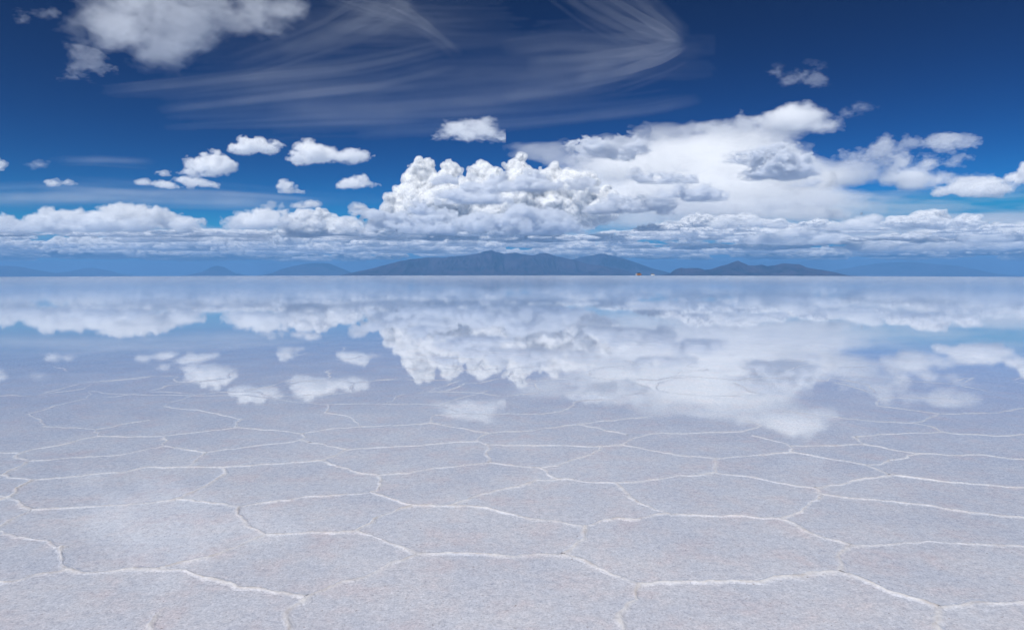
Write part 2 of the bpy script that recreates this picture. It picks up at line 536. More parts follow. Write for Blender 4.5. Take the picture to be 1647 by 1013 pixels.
# ------------------------------------------------------------------ the vehicles out on the flat
def paint(name, c, rough=0.35, metal=0.0):
    m, nt, out = new_mat(name)
    p = node(nt, "ShaderNodeBsdfPrincipled", i_Roughness=rough, i_Metallic=metal)
    t = node(nt, "ShaderNodeTexNoise", i_Scale=4.0, i_Detail=4.0)
    mx = node(nt, "ShaderNodeMix", data_type='RGBA')
    mx.inputs[6].default_value = (*c, 1); mx.inputs[7].default_value = (*[q * .8 + .04 for q in c], 1)
    nt.links.new(t.outputs[0], mx.inputs[0]); nt.links.new(mx.outputs[2], p.inputs["Base Color"])
    nt.links.new(p.outputs[0], out.inputs["Surface"])
    return m


def loft(name, secs, mat, parent):
    """sections along the car: (y, half width, z bottom, z top, half width at top)"""
    V, Fc = [], []
    for (y, w, z0, z1, wt) in secs:
        V += [(-w, y, z0), (w, y, z0), (w, y, z0 + (z1 - z0) * .75), (wt, y, z1), (-wt, y, z1), (-w, y, z0 + (z1 - z0) * .75)]
    for i in range(len(secs) - 1):
        for k in range(6):
            a, b = i * 6 + k, i * 6 + (k + 1) % 6
            Fc.append((a, b, b + 6, a + 6))
    me = bpy.data.meshes.new(name)
    n = (len(secs) - 1) * 6
    me.from_pydata(V, [], Fc + [tuple(reversed(range(6))), tuple(range(n, n + 6))])
    me.materials.append(mat)
    o = bpy.data.objects.new(name, me); col.objects.link(o); o.parent = parent
    return o


def ring(name, x, y, z, r, w, mat, parent, seg=20):
    V, Fc = [], []
    prof = [(-w, r * .55), (-w, r * .92), (-w * .8, r), (w * .8, r), (w, r * .92), (w, r * .55)]
    for i in range(seg):
        a = 2 * math.pi * i / seg
        for (q, rr) in prof:
            V.append((x + q, y + rr * math.cos(a), z + rr * math.sin(a)))
    m = len(prof)
    for i in range(seg):
        for k in range(m):
            a, b = i * m + k, i * m + (k + 1) % m
            c, d = ((i + 1) % seg) * m + k, ((i + 1) % seg) * m + (k + 1) % m
            Fc.append((a, b, d, c))
    me = bpy.data.meshes.new(name); me.from_pydata(V, [], Fc); me.materials.append(mat)
    o = bpy.data.objects.new(name, me); col.objects.link(o); o.parent = parent
    return o


RUBBER, GLASS, STEEL = paint("tyre_rubber", (.03, .03, .03), .8), paint("tinted_glass", (.02, .025, .03), .08), paint("wheel_steel", (.5, .5, .5), .4, .8)


def off_roader(label, x, y, body, roof, rz, cargo=None):
    root = bpy.data.objects.new("off_road_car", None); col.objects.link(root)
    root.location = (x, y, ground_z(math.hypot(x, y))); root.rotation_euler = (0, 0, rz)
    tag(root, label, "car", "cars out on the salt flat", "thing")
    bm_ = paint("car_paint", body); rm = paint("roof_paint", roof)
    loft("body", [(-2.25, .78, .5, .86, .74), (-2.15, .92, .42, 1.02, .86), (-1.1, .94, .38, 1.1, .88), (1.0, .94, .38, 1.12, .9), (2.0, .94, .42, 1.12, .9), (2.12, .9, .5, 1.08, .86)], bm_, root)
    loft("cabin", [(-1.05, .84, 1.08, 1.14, .8), (-.45, .82, 1.08, 1.68, .68), (1.7, .82, 1.08, 1.72, .7), (2.02, .82, 1.08, 1.3, .74)], GLASS, root)
    loft("roof", [(-.5, .69, 1.66, 1.74, .66), (.6, .71, 1.7, 1.8, .68), (1.78, .71, 1.68, 1.76, .68)], rm, root)
    for sx in (-1, 1):
        for sy in (-1.35, 1.3):
            w = ring("wheel", sx * .82, sy, .37, .37, .12, RUBBER, root)
            ring("rim", sx * .83, sy, .37, .2, .1, STEEL, w)
        loft("headlight", [(-2.27, .12, .72, .88, .1), (-2.2, .12, .7, .9, .1)], STEEL, root).location.x = sx * .62
    loft("bumper", [(-2.34, .86, .42, .56, .84), (-2.2, .9, .4, .58, .88)], RUBBER, root)
    loft("roof_rack", [(-.3, .66, 1.8, 1.86, .64), (1.7, .66, 1.8, 1.86, .64)], RUBBER, root)
    return root


def on_flat(px, d):
    return ((px - CX) / F * d, d)


_x, _y = on_flat(1028, 450)
off_roader("small orange off-road car with a dark roof on the far edge of the salt flat", _x, _y, (.55, .20, .03), (.04, .04, .05), R(8))
_x, _y = on_flat(1025.5, 468)
off_roader("white off-road car half hidden behind the orange one", _x, _y, (.8, .8, .8), (.8, .8, .8), R(4))
_x, _y = on_flat(1050, 570)
off_roader("lone white off-road car farther off, right of the orange one", _x, _y, (.85, .85, .85), (.85, .85, .85), R(10))

# ------------------------------------------------------------------ cloud machinery
def cloud_field(lumps, base, vox, rng, puff=0, amp=6.0, wl_=30.0, aniso=(1, 1, .7), octv=5, gain=.55, billow=0.0, depth=0.7, flat=6.0, lean=0.0, yr=.35, k_child=0.42, n_child=26):
    """signed thickness field (photo-pixel units, positive inside) on a grid; x right, y away, z up"""
    S = []
    for l in lumps:
        px, py, rx = l[:3]; rz = l[3] if len(l) > 3 else rx
        ry = min(rx, max(rz * 1.6, rx * 0.5)) if depth is None else rx * depth if len(l) > 3 else rx
        yo = l[4] if len(l) > 4 else rng.uniform(-yr, yr) * ry + lean * (py - base)
        S.append((CX + (px - CX) * (1 + yo / F), yo, (CY - py) * (1 + yo / F), rx, ry, rz))
    gen = S; n0_ = len(S)
    for lev in range(puff):
        new = []
        for (x, y, z, rx, ry, rz) in gen:
            for _ in range(n_child if lev == 0 else 12):
                v = rng.standard_normal(3); v /= np.linalg.norm(v)
                if v[1] > 0.4 or v[2] < -0.35:
                    continue
                k = rng.uniform(.38, 1.5) * k_child
                m = min(rx, ry, rz) * k
                if m < 1.5 * vox:
                    continue
                new.append((x + v[0] * rx * .92, y + v[1] * ry * .92, z + v[2] * rz * .92, m, m, m))
        S = S + new; gen = new
    pad = 3 * vox + amp * 2.0
    A = np.array(S)
    lo = np.min(A[:, :3] - A[:, 3:], 0) - pad; hi = np.max(A[:, :3] + A[:, 3:], 0) + pad
    bz = CY - base
    lo[2] = max(lo[2], bz - 4 * vox - flat)
    n = np.maximum(np.ceil((hi - lo) / vox).astype(int) + 1, 8)
    ax = [lo[i] + vox * np.arange(n[i], dtype=np.float32) for i in range(3)]
    s = np.full(n, -40.0, np.float32)
    for kx, (x, y, z, rx, ry, rz) in enumerate(S):
        c = (x, y, z); rr = (rx, ry, rz); m = min(rr); ext = 1 + amp * (3.2 if kx < n0_ else 1.6) / m
        sl = []
        for i in range(3):
            a = int(max(0, np.floor((c[i] - rr[i] * ext - lo[i]) / vox))); b = int(min(n[i], np.ceil((c[i] + rr[i] * ext - lo[i]) / vox) + 1))
            sl.append(slice(a, max(b, a)))
        if any(q.stop <= q.start for q in sl):
            continue
        q = ((ax[0][sl[0]] - x) / rx)[:, None, None] ** 2 + ((ax[1][sl[1]] - y) / ry)[None, :, None] ** 2 + ((ax[2][sl[2]] - z) / rz)[None, None, :] ** 2
        np.maximum(s[sl[0], sl[1], sl[2]], (1 - np.sqrt(q)) * m, out=s[sl[0], sl[1], sl[2]])
    s += amp * fbm(tuple(n), wl_ / vox, aniso, octv, rng, gain, billow)
    # a level base
    zb = (ax[2] - bz)[None, None, :]
    s = np.minimum(s, zb * 1.2 + flat * .4 * fbm(tuple(n), wl_ / vox, (1, 1, 1), 4, rng) + flat * .5)
    for i in range(3):                      # closed at the border
        e = [slice(None)] * 3
        for v in (0, 1, -1, -2):
            e[i] = v; s[tuple(e)] = -5
    return s, lo, vox


def iso_mesh(s, lo, vox, iso):
    g = openvdb.FloatGrid(100.0)
    g.copyFromArray(np.ascontiguousarray(iso - s))
    pts, quads = g.convertToQuads(0.0)
    return lo + pts * vox, quads


def drop_specks(pts, quads, minq=14):
    """remove tiny detached islands"""
    n = len(pts)
    lab = np.arange(n)
    for _ in range(60):
        m = lab[quads].min(1)
        new = lab.copy()
        for k in range(4):
            np.minimum.at(new, quads[:, k], m)
        new = new[new]
        if (new == lab).all():
            break
        lab = new
    ql = lab[quads[:, 0]]
    cnt = np.bincount(ql, minlength=n)
    return pts, quads[cnt[ql] >= minq]


def islands(pts, quads, share=.12):
    """the larger connected pieces, each on its own"""
    lab = np.arange(len(pts))
    for _ in range(80):
        m = lab[quads].min(1); new = lab.copy()
        for k in range(4):
            np.minimum.at(new, quads[:, k], m)
        new = new[new]
        if (new == lab).all():
            break
        lab = new
    ql = lab[quads[:, 0]]; ids, cnt = np.unique(ql, return_counts=True)
    res = []
    for i in ids[cnt >= max(30, share * cnt.max())]:
        q = quads[ql == i]; u, inv = np.unique(q, return_inverse=True)
        res.append((pts[u], inv.reshape(q.shape)))
    return res


_mats = {}


def cloud_mat(sigma, skin, albedo=(0.9985, 0.9985, 0.9985)):
    """white droplets of constant density; SKIN is how much of the boundary scatters at once"""
    key = (round(sigma * 1e7), skin, albedo)
    if key in _mats:
        return _mats[key]
    m, nt, out = new_mat("cloud_droplets")
    v = node(nt, "ShaderNodeVolumePrincipled", i_Density=sigma, i_Anisotropy=0.0)
    v.inputs["Color"].default_value = (*albedo, 1)
    nt.links.new(v.outputs[0], out.inputs["Volume"])
    if skin > 0:
        d = node(nt, "ShaderNodeBsdfDiffuse"); d.inputs["Color"].default_value = (0.93, 0.93, 0.93, 1)
        t = node(nt, "ShaderNodeBsdfTransparent")
        mx = node(nt, "ShaderNodeMixShader"); mx.inputs[0].default_value = skin
        nt.links.new(t.outputs[0], mx.inputs[1]); nt.links.new(d.outputs[0], mx.inputs[2])
        nt.links.new(mx.outputs[0], out.inputs["Surface"])
    _mats[key] = m
    return m


BASE_ALT = 1000.0
# style: (field settings, [(iso, optical depth per photo pixel, skin)])
STYLES = {
    'tower': (dict(puff=2, amp=4.4, wl_=22, octv=5, gain=.66, billow=.5, aniso=(1, 1, 1), depth=None, flat=5, n_child=30), [(0, .10, .12), (3.0, .5, .55)]),
    'cumulus': (dict(puff=1, amp=5.0, wl_=18, octv=5, gain=.76, billow=.2, aniso=(1.15, 1, .8), flat=3), [(0, .045, .03), (3.0, .14, .08)]),
    'soft': (dict(puff=1, amp=14, wl_=55, octv=6, gain=.68, aniso=(1.1, 1, .7), flat=14), [(0, .0035, .005), (5, .007, .005), (12, .014, .01)]),
    'wisp': (dict(puff=0, amp=10, wl_=26, octv=5, gain=.75, aniso=(1.3, 1.2, .7), flat=20), [(0, .007, .005), (3.5, .016, .01)]),
    'veil': (dict(puff=0, amp=6.5, wl_=60, octv=7, gain=.70, aniso=(1.8, .9, .8), flat=10), [(0, .008, .01), (4, .010, .01), (9, .014, .01), (16, .02, .02)]),
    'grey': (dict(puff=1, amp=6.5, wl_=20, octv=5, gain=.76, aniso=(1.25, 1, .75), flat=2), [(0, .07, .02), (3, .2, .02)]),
}
BANK = (0.988, 0.990, 0.995)  # droplets darkened slightly, in place of the shade on the low bank
GREY = (0.92, 0.935, 0.962)             # absorbing droplet colour stands in for the shade lying on these clouds
_seed = [100]


def cloud(name, label, lumps, base, style, dist=None, vox=None, group=None, thin=1.0, **over):
    """one cloud: the outer shell is the thing's own mesh, denser inner bodies are its parts"""
    _seed[0] += 1
    rng = np.random.default_rng(_seed[0])
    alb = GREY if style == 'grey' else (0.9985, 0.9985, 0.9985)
    kw, shells = STYLES[style]
    kw = dict(kw); kw.update(over)
    D = dist or BASE_ALT * F / (CY - base)
    mpp = D / F
    xs = [l[0] - l[2] for l in lumps] + [l[0] + l[2] for l in lumps]
    if vox is None:
        vox = min(2.2, max(0.75, (max(xs) - min(xs)) / 230))
    s, lo, vx = cloud_field(lumps, base, vox, rng, **kw)
    root = None
    cx_, cz_ = sum(l[0] for l in lumps) / len(lumps), CY - base
    for iso, tau, skin in shells:
        if (s > iso).sum() < 40:
            continue
        p, q = drop_specks(*iso_mesh(s, lo, vx, iso))
        if len(q) < 20:
            continue
        p = (p - np.array([cx_, 0, cz_])) * mpp
        if root is not None:
            for p_, q_ in islands(p, q):
                mesh_np("dense_core" if iso > 4.5 or len(shells) == 2 else "inner_body", p_, q_, cloud_mat(thin * tau / mpp, skin, alb), parent=root)
        else:
            k = islands(p, q, .04)          # a torn cloud may shed a scrap or two, no more
            ofs = np.cumsum([0] + [len(a_) for a_, _ in k[:-1]])
            p, q = np.concatenate([a_ for a_, _ in k]), np.concatenate([b_ + o_ for (_, b_), o_ in zip(k, ofs)])
            o = mesh_np(name, p, q, cloud_mat(thin * tau / mpp, skin, alb))
            root = o
            o.location = ((cx_ - CX) * mpp, D, CAM_H + cz_ * mpp)
            tag(o, label, "cloud", group, "thing")
    return root

#CLOUDS
# --- the great cloud right of centre
cloud("cumulus_cloud", "towering bright white cumulus with cauliflower heads above the mountain range",
      [(612, 358, 14), (640, 345, 28), (655, 318, 22), (668, 296, 16), (680, 285, 20), (683, 267, 13), (706, 300, 24), (727, 274, 13), (745, 302, 24), (772, 279, 13),
       (790, 302, 24), (828, 266, 16), (837, 293, 22), (868, 303, 26), (850, 330, 36), (800, 340, 36), (745, 345, 36), (690, 345, 36), (902, 300, 24), (935, 300, 24), (905, 330, 33), (945, 335, 32)],
      382, 'tower', dist=22000, lean=-.7, vox=1.15)
cloud("anvil_cloud", "wide smooth creamy veil of cloud spreading right from the cumulus tower",
      [(872, 244, 60, 19), (905, 258, 50, 20), (836, 238, 28, 9), (1000, 205, 66, 13), (1060, 214, 90, 23), (1120, 206, 70, 18), (1090, 240, 90, 30),
       (1180, 226, 120, 26), (1010, 244, 80, 26), (1130, 238, 100, 28), (1000, 268, 120, 40), (1120, 258, 140, 42), (1230, 245, 100, 30), (1230, 285, 160, 46), (1340, 282, 85, 28), (1390, 282, 46, 15),
       (1100, 312, 180, 42), (970, 322, 110, 38), (1280, 318, 120, 26), (940, 285, 66, 30), (1180, 340, 200, 22)], 366, 'veil', dist=27000, vox=1.7, lean=-1.0, depth=.45, yr=.06)
cloud("cumulus_cloud", "puffed white cloud crowning the top of the great veil, with a thumb-like knob",
      [(1170, 205, 36, 14), (1215, 192, 40, 18), (1222, 172, 11, 14), (1270, 190, 48, 21), (1305, 186, 30, 17), (1322, 200, 22, 6)], 220, 'soft', dist=9000, amp=7, wl_=34, flat=6, thin=4)
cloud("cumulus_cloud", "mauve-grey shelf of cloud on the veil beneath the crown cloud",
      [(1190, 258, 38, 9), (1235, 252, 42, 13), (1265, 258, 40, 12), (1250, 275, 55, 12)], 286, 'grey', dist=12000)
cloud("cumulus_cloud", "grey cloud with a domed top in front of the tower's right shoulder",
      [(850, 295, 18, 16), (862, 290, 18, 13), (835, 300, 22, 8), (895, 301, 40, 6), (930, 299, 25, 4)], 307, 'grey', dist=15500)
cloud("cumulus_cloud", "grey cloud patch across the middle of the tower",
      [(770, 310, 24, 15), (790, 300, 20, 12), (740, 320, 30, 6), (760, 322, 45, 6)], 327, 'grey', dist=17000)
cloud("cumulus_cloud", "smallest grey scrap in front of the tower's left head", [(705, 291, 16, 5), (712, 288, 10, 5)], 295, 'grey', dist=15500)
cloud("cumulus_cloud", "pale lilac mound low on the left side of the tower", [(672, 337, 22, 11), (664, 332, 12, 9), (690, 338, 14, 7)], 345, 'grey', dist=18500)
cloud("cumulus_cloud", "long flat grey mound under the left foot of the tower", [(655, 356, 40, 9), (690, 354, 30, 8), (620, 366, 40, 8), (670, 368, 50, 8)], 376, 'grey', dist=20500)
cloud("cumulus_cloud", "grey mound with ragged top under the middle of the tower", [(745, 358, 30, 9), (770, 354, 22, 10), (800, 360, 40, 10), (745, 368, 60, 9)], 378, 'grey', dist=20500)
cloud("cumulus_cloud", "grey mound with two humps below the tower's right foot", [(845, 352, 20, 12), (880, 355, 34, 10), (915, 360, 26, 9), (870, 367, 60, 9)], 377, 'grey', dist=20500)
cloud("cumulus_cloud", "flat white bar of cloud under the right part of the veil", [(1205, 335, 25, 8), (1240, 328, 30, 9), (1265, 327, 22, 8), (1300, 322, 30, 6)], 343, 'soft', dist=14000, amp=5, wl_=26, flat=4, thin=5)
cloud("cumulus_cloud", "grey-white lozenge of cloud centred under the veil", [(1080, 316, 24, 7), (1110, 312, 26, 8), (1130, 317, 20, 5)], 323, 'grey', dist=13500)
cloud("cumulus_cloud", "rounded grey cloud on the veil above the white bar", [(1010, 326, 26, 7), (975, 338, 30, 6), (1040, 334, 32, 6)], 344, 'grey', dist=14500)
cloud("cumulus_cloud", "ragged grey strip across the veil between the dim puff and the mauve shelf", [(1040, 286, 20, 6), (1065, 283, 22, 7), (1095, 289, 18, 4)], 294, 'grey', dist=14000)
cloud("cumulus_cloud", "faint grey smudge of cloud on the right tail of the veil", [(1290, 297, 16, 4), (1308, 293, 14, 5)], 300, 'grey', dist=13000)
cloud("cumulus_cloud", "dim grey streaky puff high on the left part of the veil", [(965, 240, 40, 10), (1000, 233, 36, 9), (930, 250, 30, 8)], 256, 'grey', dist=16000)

# --- right hand group
cloud("cumulus_cloud", "ragged lilac-white cloud with a tall hump near the right edge",
      [(1372, 252, 16, 7), (1405, 250, 26, 10), (1430, 240, 22, 12), (1470, 236, 24, 14), (1460, 255, 50, 16), (1500, 262, 50, 16), (1440, 285, 26, 14), (1475, 288, 50, 18), (1520, 278, 40, 14), (1560, 257, 24, 6)],
      304, 'soft', amp=8, wl_=30, flat=5, thin=4)
cloud("cumulus_cloud", "bright white pointed cloud in front of the ragged lilac-white one",
      [(1535, 305, 22, 8), (1560, 297, 30, 11), (1588, 297, 26, 11), (1552, 309, 50, 7), (1605, 304, 18, 7)], 318, 'cumulus', amp=4)
cloud("cumulus_cloud", "white cloud cut by the right edge of the picture", [(1635, 288, 18, 12), (1665, 284, 30, 16), (1640, 297, 12, 7), (1690, 292, 30, 12)], 306, 'cumulus')
cloud("cumulus_cloud", "tiny scrap of cloud above the ragged lilac-white cloud", [(1522, 234, 13, 5), (1535, 238, 8, 4)], 246, 'wisp')
cloud("fair_weather_cloud", "torn pale lilac scrap high in the dark sky on the right", [(1238, 114, 14, 6), (1256, 121, 18, 5), (1284, 111, 18, 6), (1299, 101, 8, 4)], 134, 'wisp', thin=.45, amp=6, wl_=18)
cloud("fair_weather_cloud", "smallest pale fleck beside the torn lilac scrap", [(1314, 127, 10, 8)], 142, 'wisp', amp=5, thin=.4)
cloud("fair_weather_cloud", "faint slanting wisp right of the crown cloud", [(1375, 184, 14, 5), (1390, 174, 14, 6)], 194, 'wisp', amp=5, thin=.4)

# --- middle and left
cloud("fair_weather_cloud", "white cloud with a slanted top alone above the tower's left head",
      [(712, 216, 22, 9), (738, 212, 32, 13), (765, 205, 26, 10), (785, 198, 12, 5), (770, 222, 30, 5)], 229, 'wisp', vox=.75, amp=6, thin=2)
cloud("fair_weather_cloud", "white cloud with a dark spot and a long tail to the right",
      [(480, 249, 11, 10), (492, 240, 15, 10), (515, 247, 28, 13), (502, 256, 26, 7), (548, 253, 26, 6), (572, 250, 22, 4)], 264, 'cumulus', amp=4.5)
cloud("fair_weather_cloud", "flat white cloud between the dome cloud and the tailed cloud",
      [(388, 240, 15, 8), (407, 234, 22, 10), (426, 239, 16, 7), (442, 231, 11, 4)], 250, 'cumulus', amp=5)
cloud("cumulus_cloud", "bright dome shaped white cumulus left of centre",
      [(340, 263, 24, 20), (328, 268, 26, 14), (358, 268, 22, 15), (302, 277, 22, 7), (345, 252, 14, 12)], 284, 'cumulus', flat=2)
cloud("cumulus_cloud", "thin white slab just under the dome cloud", [(285, 297, 22, 4), (305, 294, 24, 6), (325, 298, 14, 3)], 301, 'cumulus')
cloud("fair_weather_cloud", "small ragged puff left of the dome cloud, upper of two", [(265, 279, 16, 5), (255, 281, 9, 3)], 284, 'cumulus', amp=3)
cloud("fair_weather_cloud", "small ragged puff left of the dome cloud, lower of two", [(236, 293, 10, 4), (250, 294, 12, 4)], 297, 'cumulus', amp=3)
cloud("fair_weather_cloud", "small round white puff right of the dome cloud", [(463, 299, 13, 9), (466, 308, 15, 5)], 311, 'cumulus', amp=4)
cloud("fair_weather_cloud", "small white cloud left of the tower's slope", [(570, 294, 17, 9), (588, 294, 17, 9), (578, 299, 24, 5)], 303, 'cumulus', amp=4)
cloud("fair_weather_cloud", "tiny white puff at the foot of the tower's left slope", [(576, 333, 12, 6)], 338, 'cumulus', amp=3)
cloud("fair_weather_cloud", "little flat white cloud above the left bank's right end", [(485, 333, 12, 5), (498, 330, 14, 6)], 337, 'cumulus', amp=3)
cloud("fair_weather_cloud", "small oval white cloud over the left bank", [(88, 296, 14, 5), (102, 295, 16, 5)], 301, 'cumulus', amp=3)
cloud("fair_weather_cloud", "thin white lens of cloud near the left edge", [(50, 266, 15, 4), (65, 266, 14, 3)], 270, 'wisp', amp=4)
cloud("fair_weather_cloud", "white puff cut by the left edge of the picture", [(-2, 265, 14, 9), (-18, 264, 16, 10)], 274, 'cumulus', amp=4)
cloud("fair_weather_cloud", "large soft grey-white cloud at the top left",
      [(130, 58, 40, 20), (190, 45, 70, 34), (240, 30, 70, 40), (300, 40, 80, 42), (270, 75, 50, 22), (370, 40, 60, 36), (420, 65, 36, 22), (330, 0, 100, 30), (230, 0, 60, 26), (440, 50, 36, 16), (465, 20, 40, 14), (400, 82, 30, 10)], 104, 'soft', wl_=60, amp=17, thin=.35)
cloud("fair_weather_cloud", "small torn wisp above the large soft cloud's left end", [(45, 32, 14, 6), (65, 24, 18, 6)], 44, 'wisp', amp=6, thin=.4)
cloud("fair_weather_cloud", "small torn wisp under the large soft cloud's left end", [(118, 108, 16, 9), (145, 103, 22, 11), (125, 118, 18, 7)], 128, 'wisp', amp=9, thin=.35)

# --- the larger clouds that stand out of the bank along the horizon
cloud("cumulus_cloud", "broad white cloud with a stepped top standing out of the left bank",
      [(185, 338, 22, 9), (205, 343, 36, 12), (160, 350, 40, 10), (230, 350, 50, 14), (255, 340, 16, 8), (285, 360, 34, 8), (200, 362, 90, 9)], 372, 'cumulus', amp=5)
cloud("cumulus_cloud", "white cloud with a creamy knob at the far left of the bank",
      [(20, 356, 44, 10), (75, 346, 10, 10), (60, 356, 30, 9), (110, 352, 26, 14), (40, 366, 80, 8), (120, 364, 40, 8), (-30, 360, 40, 10)], 373, 'cumulus', amp=5)
cloud("cumulus_cloud", "peaked white cloud standing out of the bank between dome cloud and tower",
      [(400, 352, 26, 9), (430, 346, 30, 13), (445, 340, 16, 8), (420, 360, 44, 8), (455, 358, 22, 5)], 368, 'cumulus', amp=5)
cloud("cumulus_cloud", "tiny upright white knob beside the tower's left foot", [(553, 362, 9, 8), (560, 368, 8, 6)], 376, 'cumulus', amp=3)
cloud("cumulus_cloud", "smaller upright white puff left of the tiny knob", [(522, 356, 9, 6), (520, 362, 11, 4)], 366, 'cumulus', amp=3)


cloud("stratus_cloud", "pale layered sheet of cloud stretching behind the right half of the bank",
      [(1050, 360, 150, 8), (1200, 352, 200, 8), (1350, 345, 200, 7), (1500, 340, 180, 8), (1620, 350, 160, 10), (1750, 345, 160, 9), (1300, 370, 260, 8), (1550, 372, 260, 8), (1000, 375, 220, 8)],
      384, 'veil', dist=42000, vox=2.4, amp=11, wl_=60, aniso=(3, 1.5, .3), thin=.25)
cloud("stratus_cloud", "pale layered sheet of cloud stretching behind the left half of the bank",
      [(-60, 385, 150, 8), (60, 380, 150, 8), (200, 378, 160, 9), (330, 384, 150, 8), (470, 386, 150, 9), (580, 388, 120, 8)],
      398, 'veil', dist=42000, vox=2.4, amp=10, wl_=60, aniso=(3, 1.5, .3), thin=.22)


cloud("cumulus_cloud", "ragged row of bright creamy knobs in the right half of the bank",
      [(1205, 386, 14, 5), (1235, 384, 20, 6), (1275, 377, 24, 9), (1300, 374, 20, 9), (1330, 383, 24, 6), (1350, 376, 12, 5), (1260, 388, 60, 4)], 392, 'cumulus', dist=17500, amp=3.5, wl_=16)
cloud("cumulus_cloud", "tiny bright knob standing above the ragged creamy row", [(1312, 362, 5, 6), (1314, 368, 7, 4)], 372, 'cumulus', dist=18500, amp=2)
cloud("cumulus_cloud", "long low creamy row of cloud near the right end of the bank",
      [(1360, 398, 18, 5), (1390, 401, 24, 5), (1425, 397, 20, 6), (1470, 400, 34, 5), (1510, 397, 20, 5), (1545, 396, 26, 7), (1580, 392, 20, 6), (1610, 396, 26, 7), (1640, 394, 26, 8)],
      406, 'cumulus', dist=26000, amp=3.5, wl_=16)
cloud("cumulus_cloud", "creamy heaped cloud at the right edge above the long low row", [(1590, 378, 20, 7), (1620, 372, 26, 9), (1655, 370, 26, 10), (1600, 384, 50, 5)], 389, 'cumulus', dist=20000, amp=3.5, wl_=18)
cloud("cumulus_cloud", "white rounded cloud above the right part of the bank, under the pointed one", [(1380, 360, 22, 7), (1400, 354, 18, 7), (1370, 365, 34, 4)], 369, 'cumulus', dist=14500, amp=3)
cloud("cumulus_cloud", "smooth lilac-white loaf of cloud right of the white bar", [(1160, 362, 24, 6), (1180, 355, 24, 8), (1215, 358, 28, 7), (1240, 362, 20, 5)], 367, 'cumulus', dist=15000, amp=3)


# --- the bank of cloud massed along the horizon: past counting
def cloud_bank():
    rng = np.random.default_rng(77)
    protos = []
    for k in range(12):
        flatk = k % 3 == 0                       # every third a long flat bar
        w = rng.uniform(55, 85) if flatk else rng.uniform(36, 56)
        lumps = []
        for _ in range(rng.integers(6, 10)):
            t = rng.uniform(-1, 1)
            hz = (rng.uniform(.4, 1) * (1 - .6 * abs(t)) * 20 + 4) * (.5 if flatk else 1)
            lumps.append((t * w, CY - hz * rng.uniform(.4, .7), rng.uniform(12, 26), hz * .6, rng.uniform(-10, 10)))
        s_, lo, vx = cloud_field(lumps, CY, 1.0, rng, puff=1, amp=5.5, wl_=22, octv=5, gain=.76, billow=.25, aniso=(1.3, 1, .75), flat=4)
        pr = []
        for iso in (0.0, 3.2):
            p, q = drop_specks(*iso_mesh(s_, lo, vx, iso))
            pr.append((p, q))
        protos.append(pr)
    placed, out = [], ([[], []], [[], []])
    nv = [0, 0]
    def put(px, base, width, hs):
        D = BASE_ALT * F / (CY - base) * rng.uniform(.96, 1.04)
        mpp = D / F
        X = (px - CX) * mpp; rad = width * .5 * mpp
        for (x, y, r_) in placed:
            if abs(x - X) < (r_ + rad) * .8 and abs(y - D) < (r_ + rad) * .42:
                return
        placed.append((X, D, rad))
        pr = protos[rng.integers(len(protos))]
        mir = -1 if rng.random() < .5 else 1
        sc = width / 110.0
        for i, (p, q) in enumerate(pr):
            P = p.copy()
            P[:, 0] *= mir * sc; P[:, 1] *= sc; P[:, 2] *= sc * hs
            P = P * mpp + np.array([X, D, CAM_H + (CY - base) * mpp])
            out[i][0].append(P); out[i][1].append((q if mir == 1 else q[:, ::-1]) + nv[i])
            nv[i] += len(P)
    for base, wlo, whi, n, x0, x1 in ((416, 60, 150, 58, -600, 2250), (411, 60, 160, 58, -600, 2250), (405, 60, 180, 56, -600, 2250), (398, 60, 190, 52, -450, 2100),
                                      (390, 50, 180, 40, -200, 1850), (381, 50, 170, 26, -150, 560), (381, 50, 180, 26, 940, 1850), (372, 40, 150, 20, 1000, 1850),
                                      (364, 40, 90, 9, 1080, 1850), (384, 50, 130, 18, 560, 960)):
        for _ in range(int(n * 1.5)):
            put(rng.uniform(x0, x1), base + rng.uniform(-4.5, 4.5), wlo + (whi - wlo) * rng.random() ** 2.2, rng.uniform(.4, 1.05))
    ref = 30000 / F
    root = mesh_np("cloud_bank", np.concatenate(out[0][0]), np.concatenate(out[0][1]), cloud_mat(.16 / ref, .22, BANK))
    tag(root, "bank of countless grey-white clouds massed along the whole horizon", "cloud bank", kind="stuff")
    mesh_np("dense_core", np.concatenate(out[1][0]), np.concatenate(out[1][1]), cloud_mat(.5 / ref, .4, BANK), parent=root)["kind"] = "stuff"


cloud_bank()


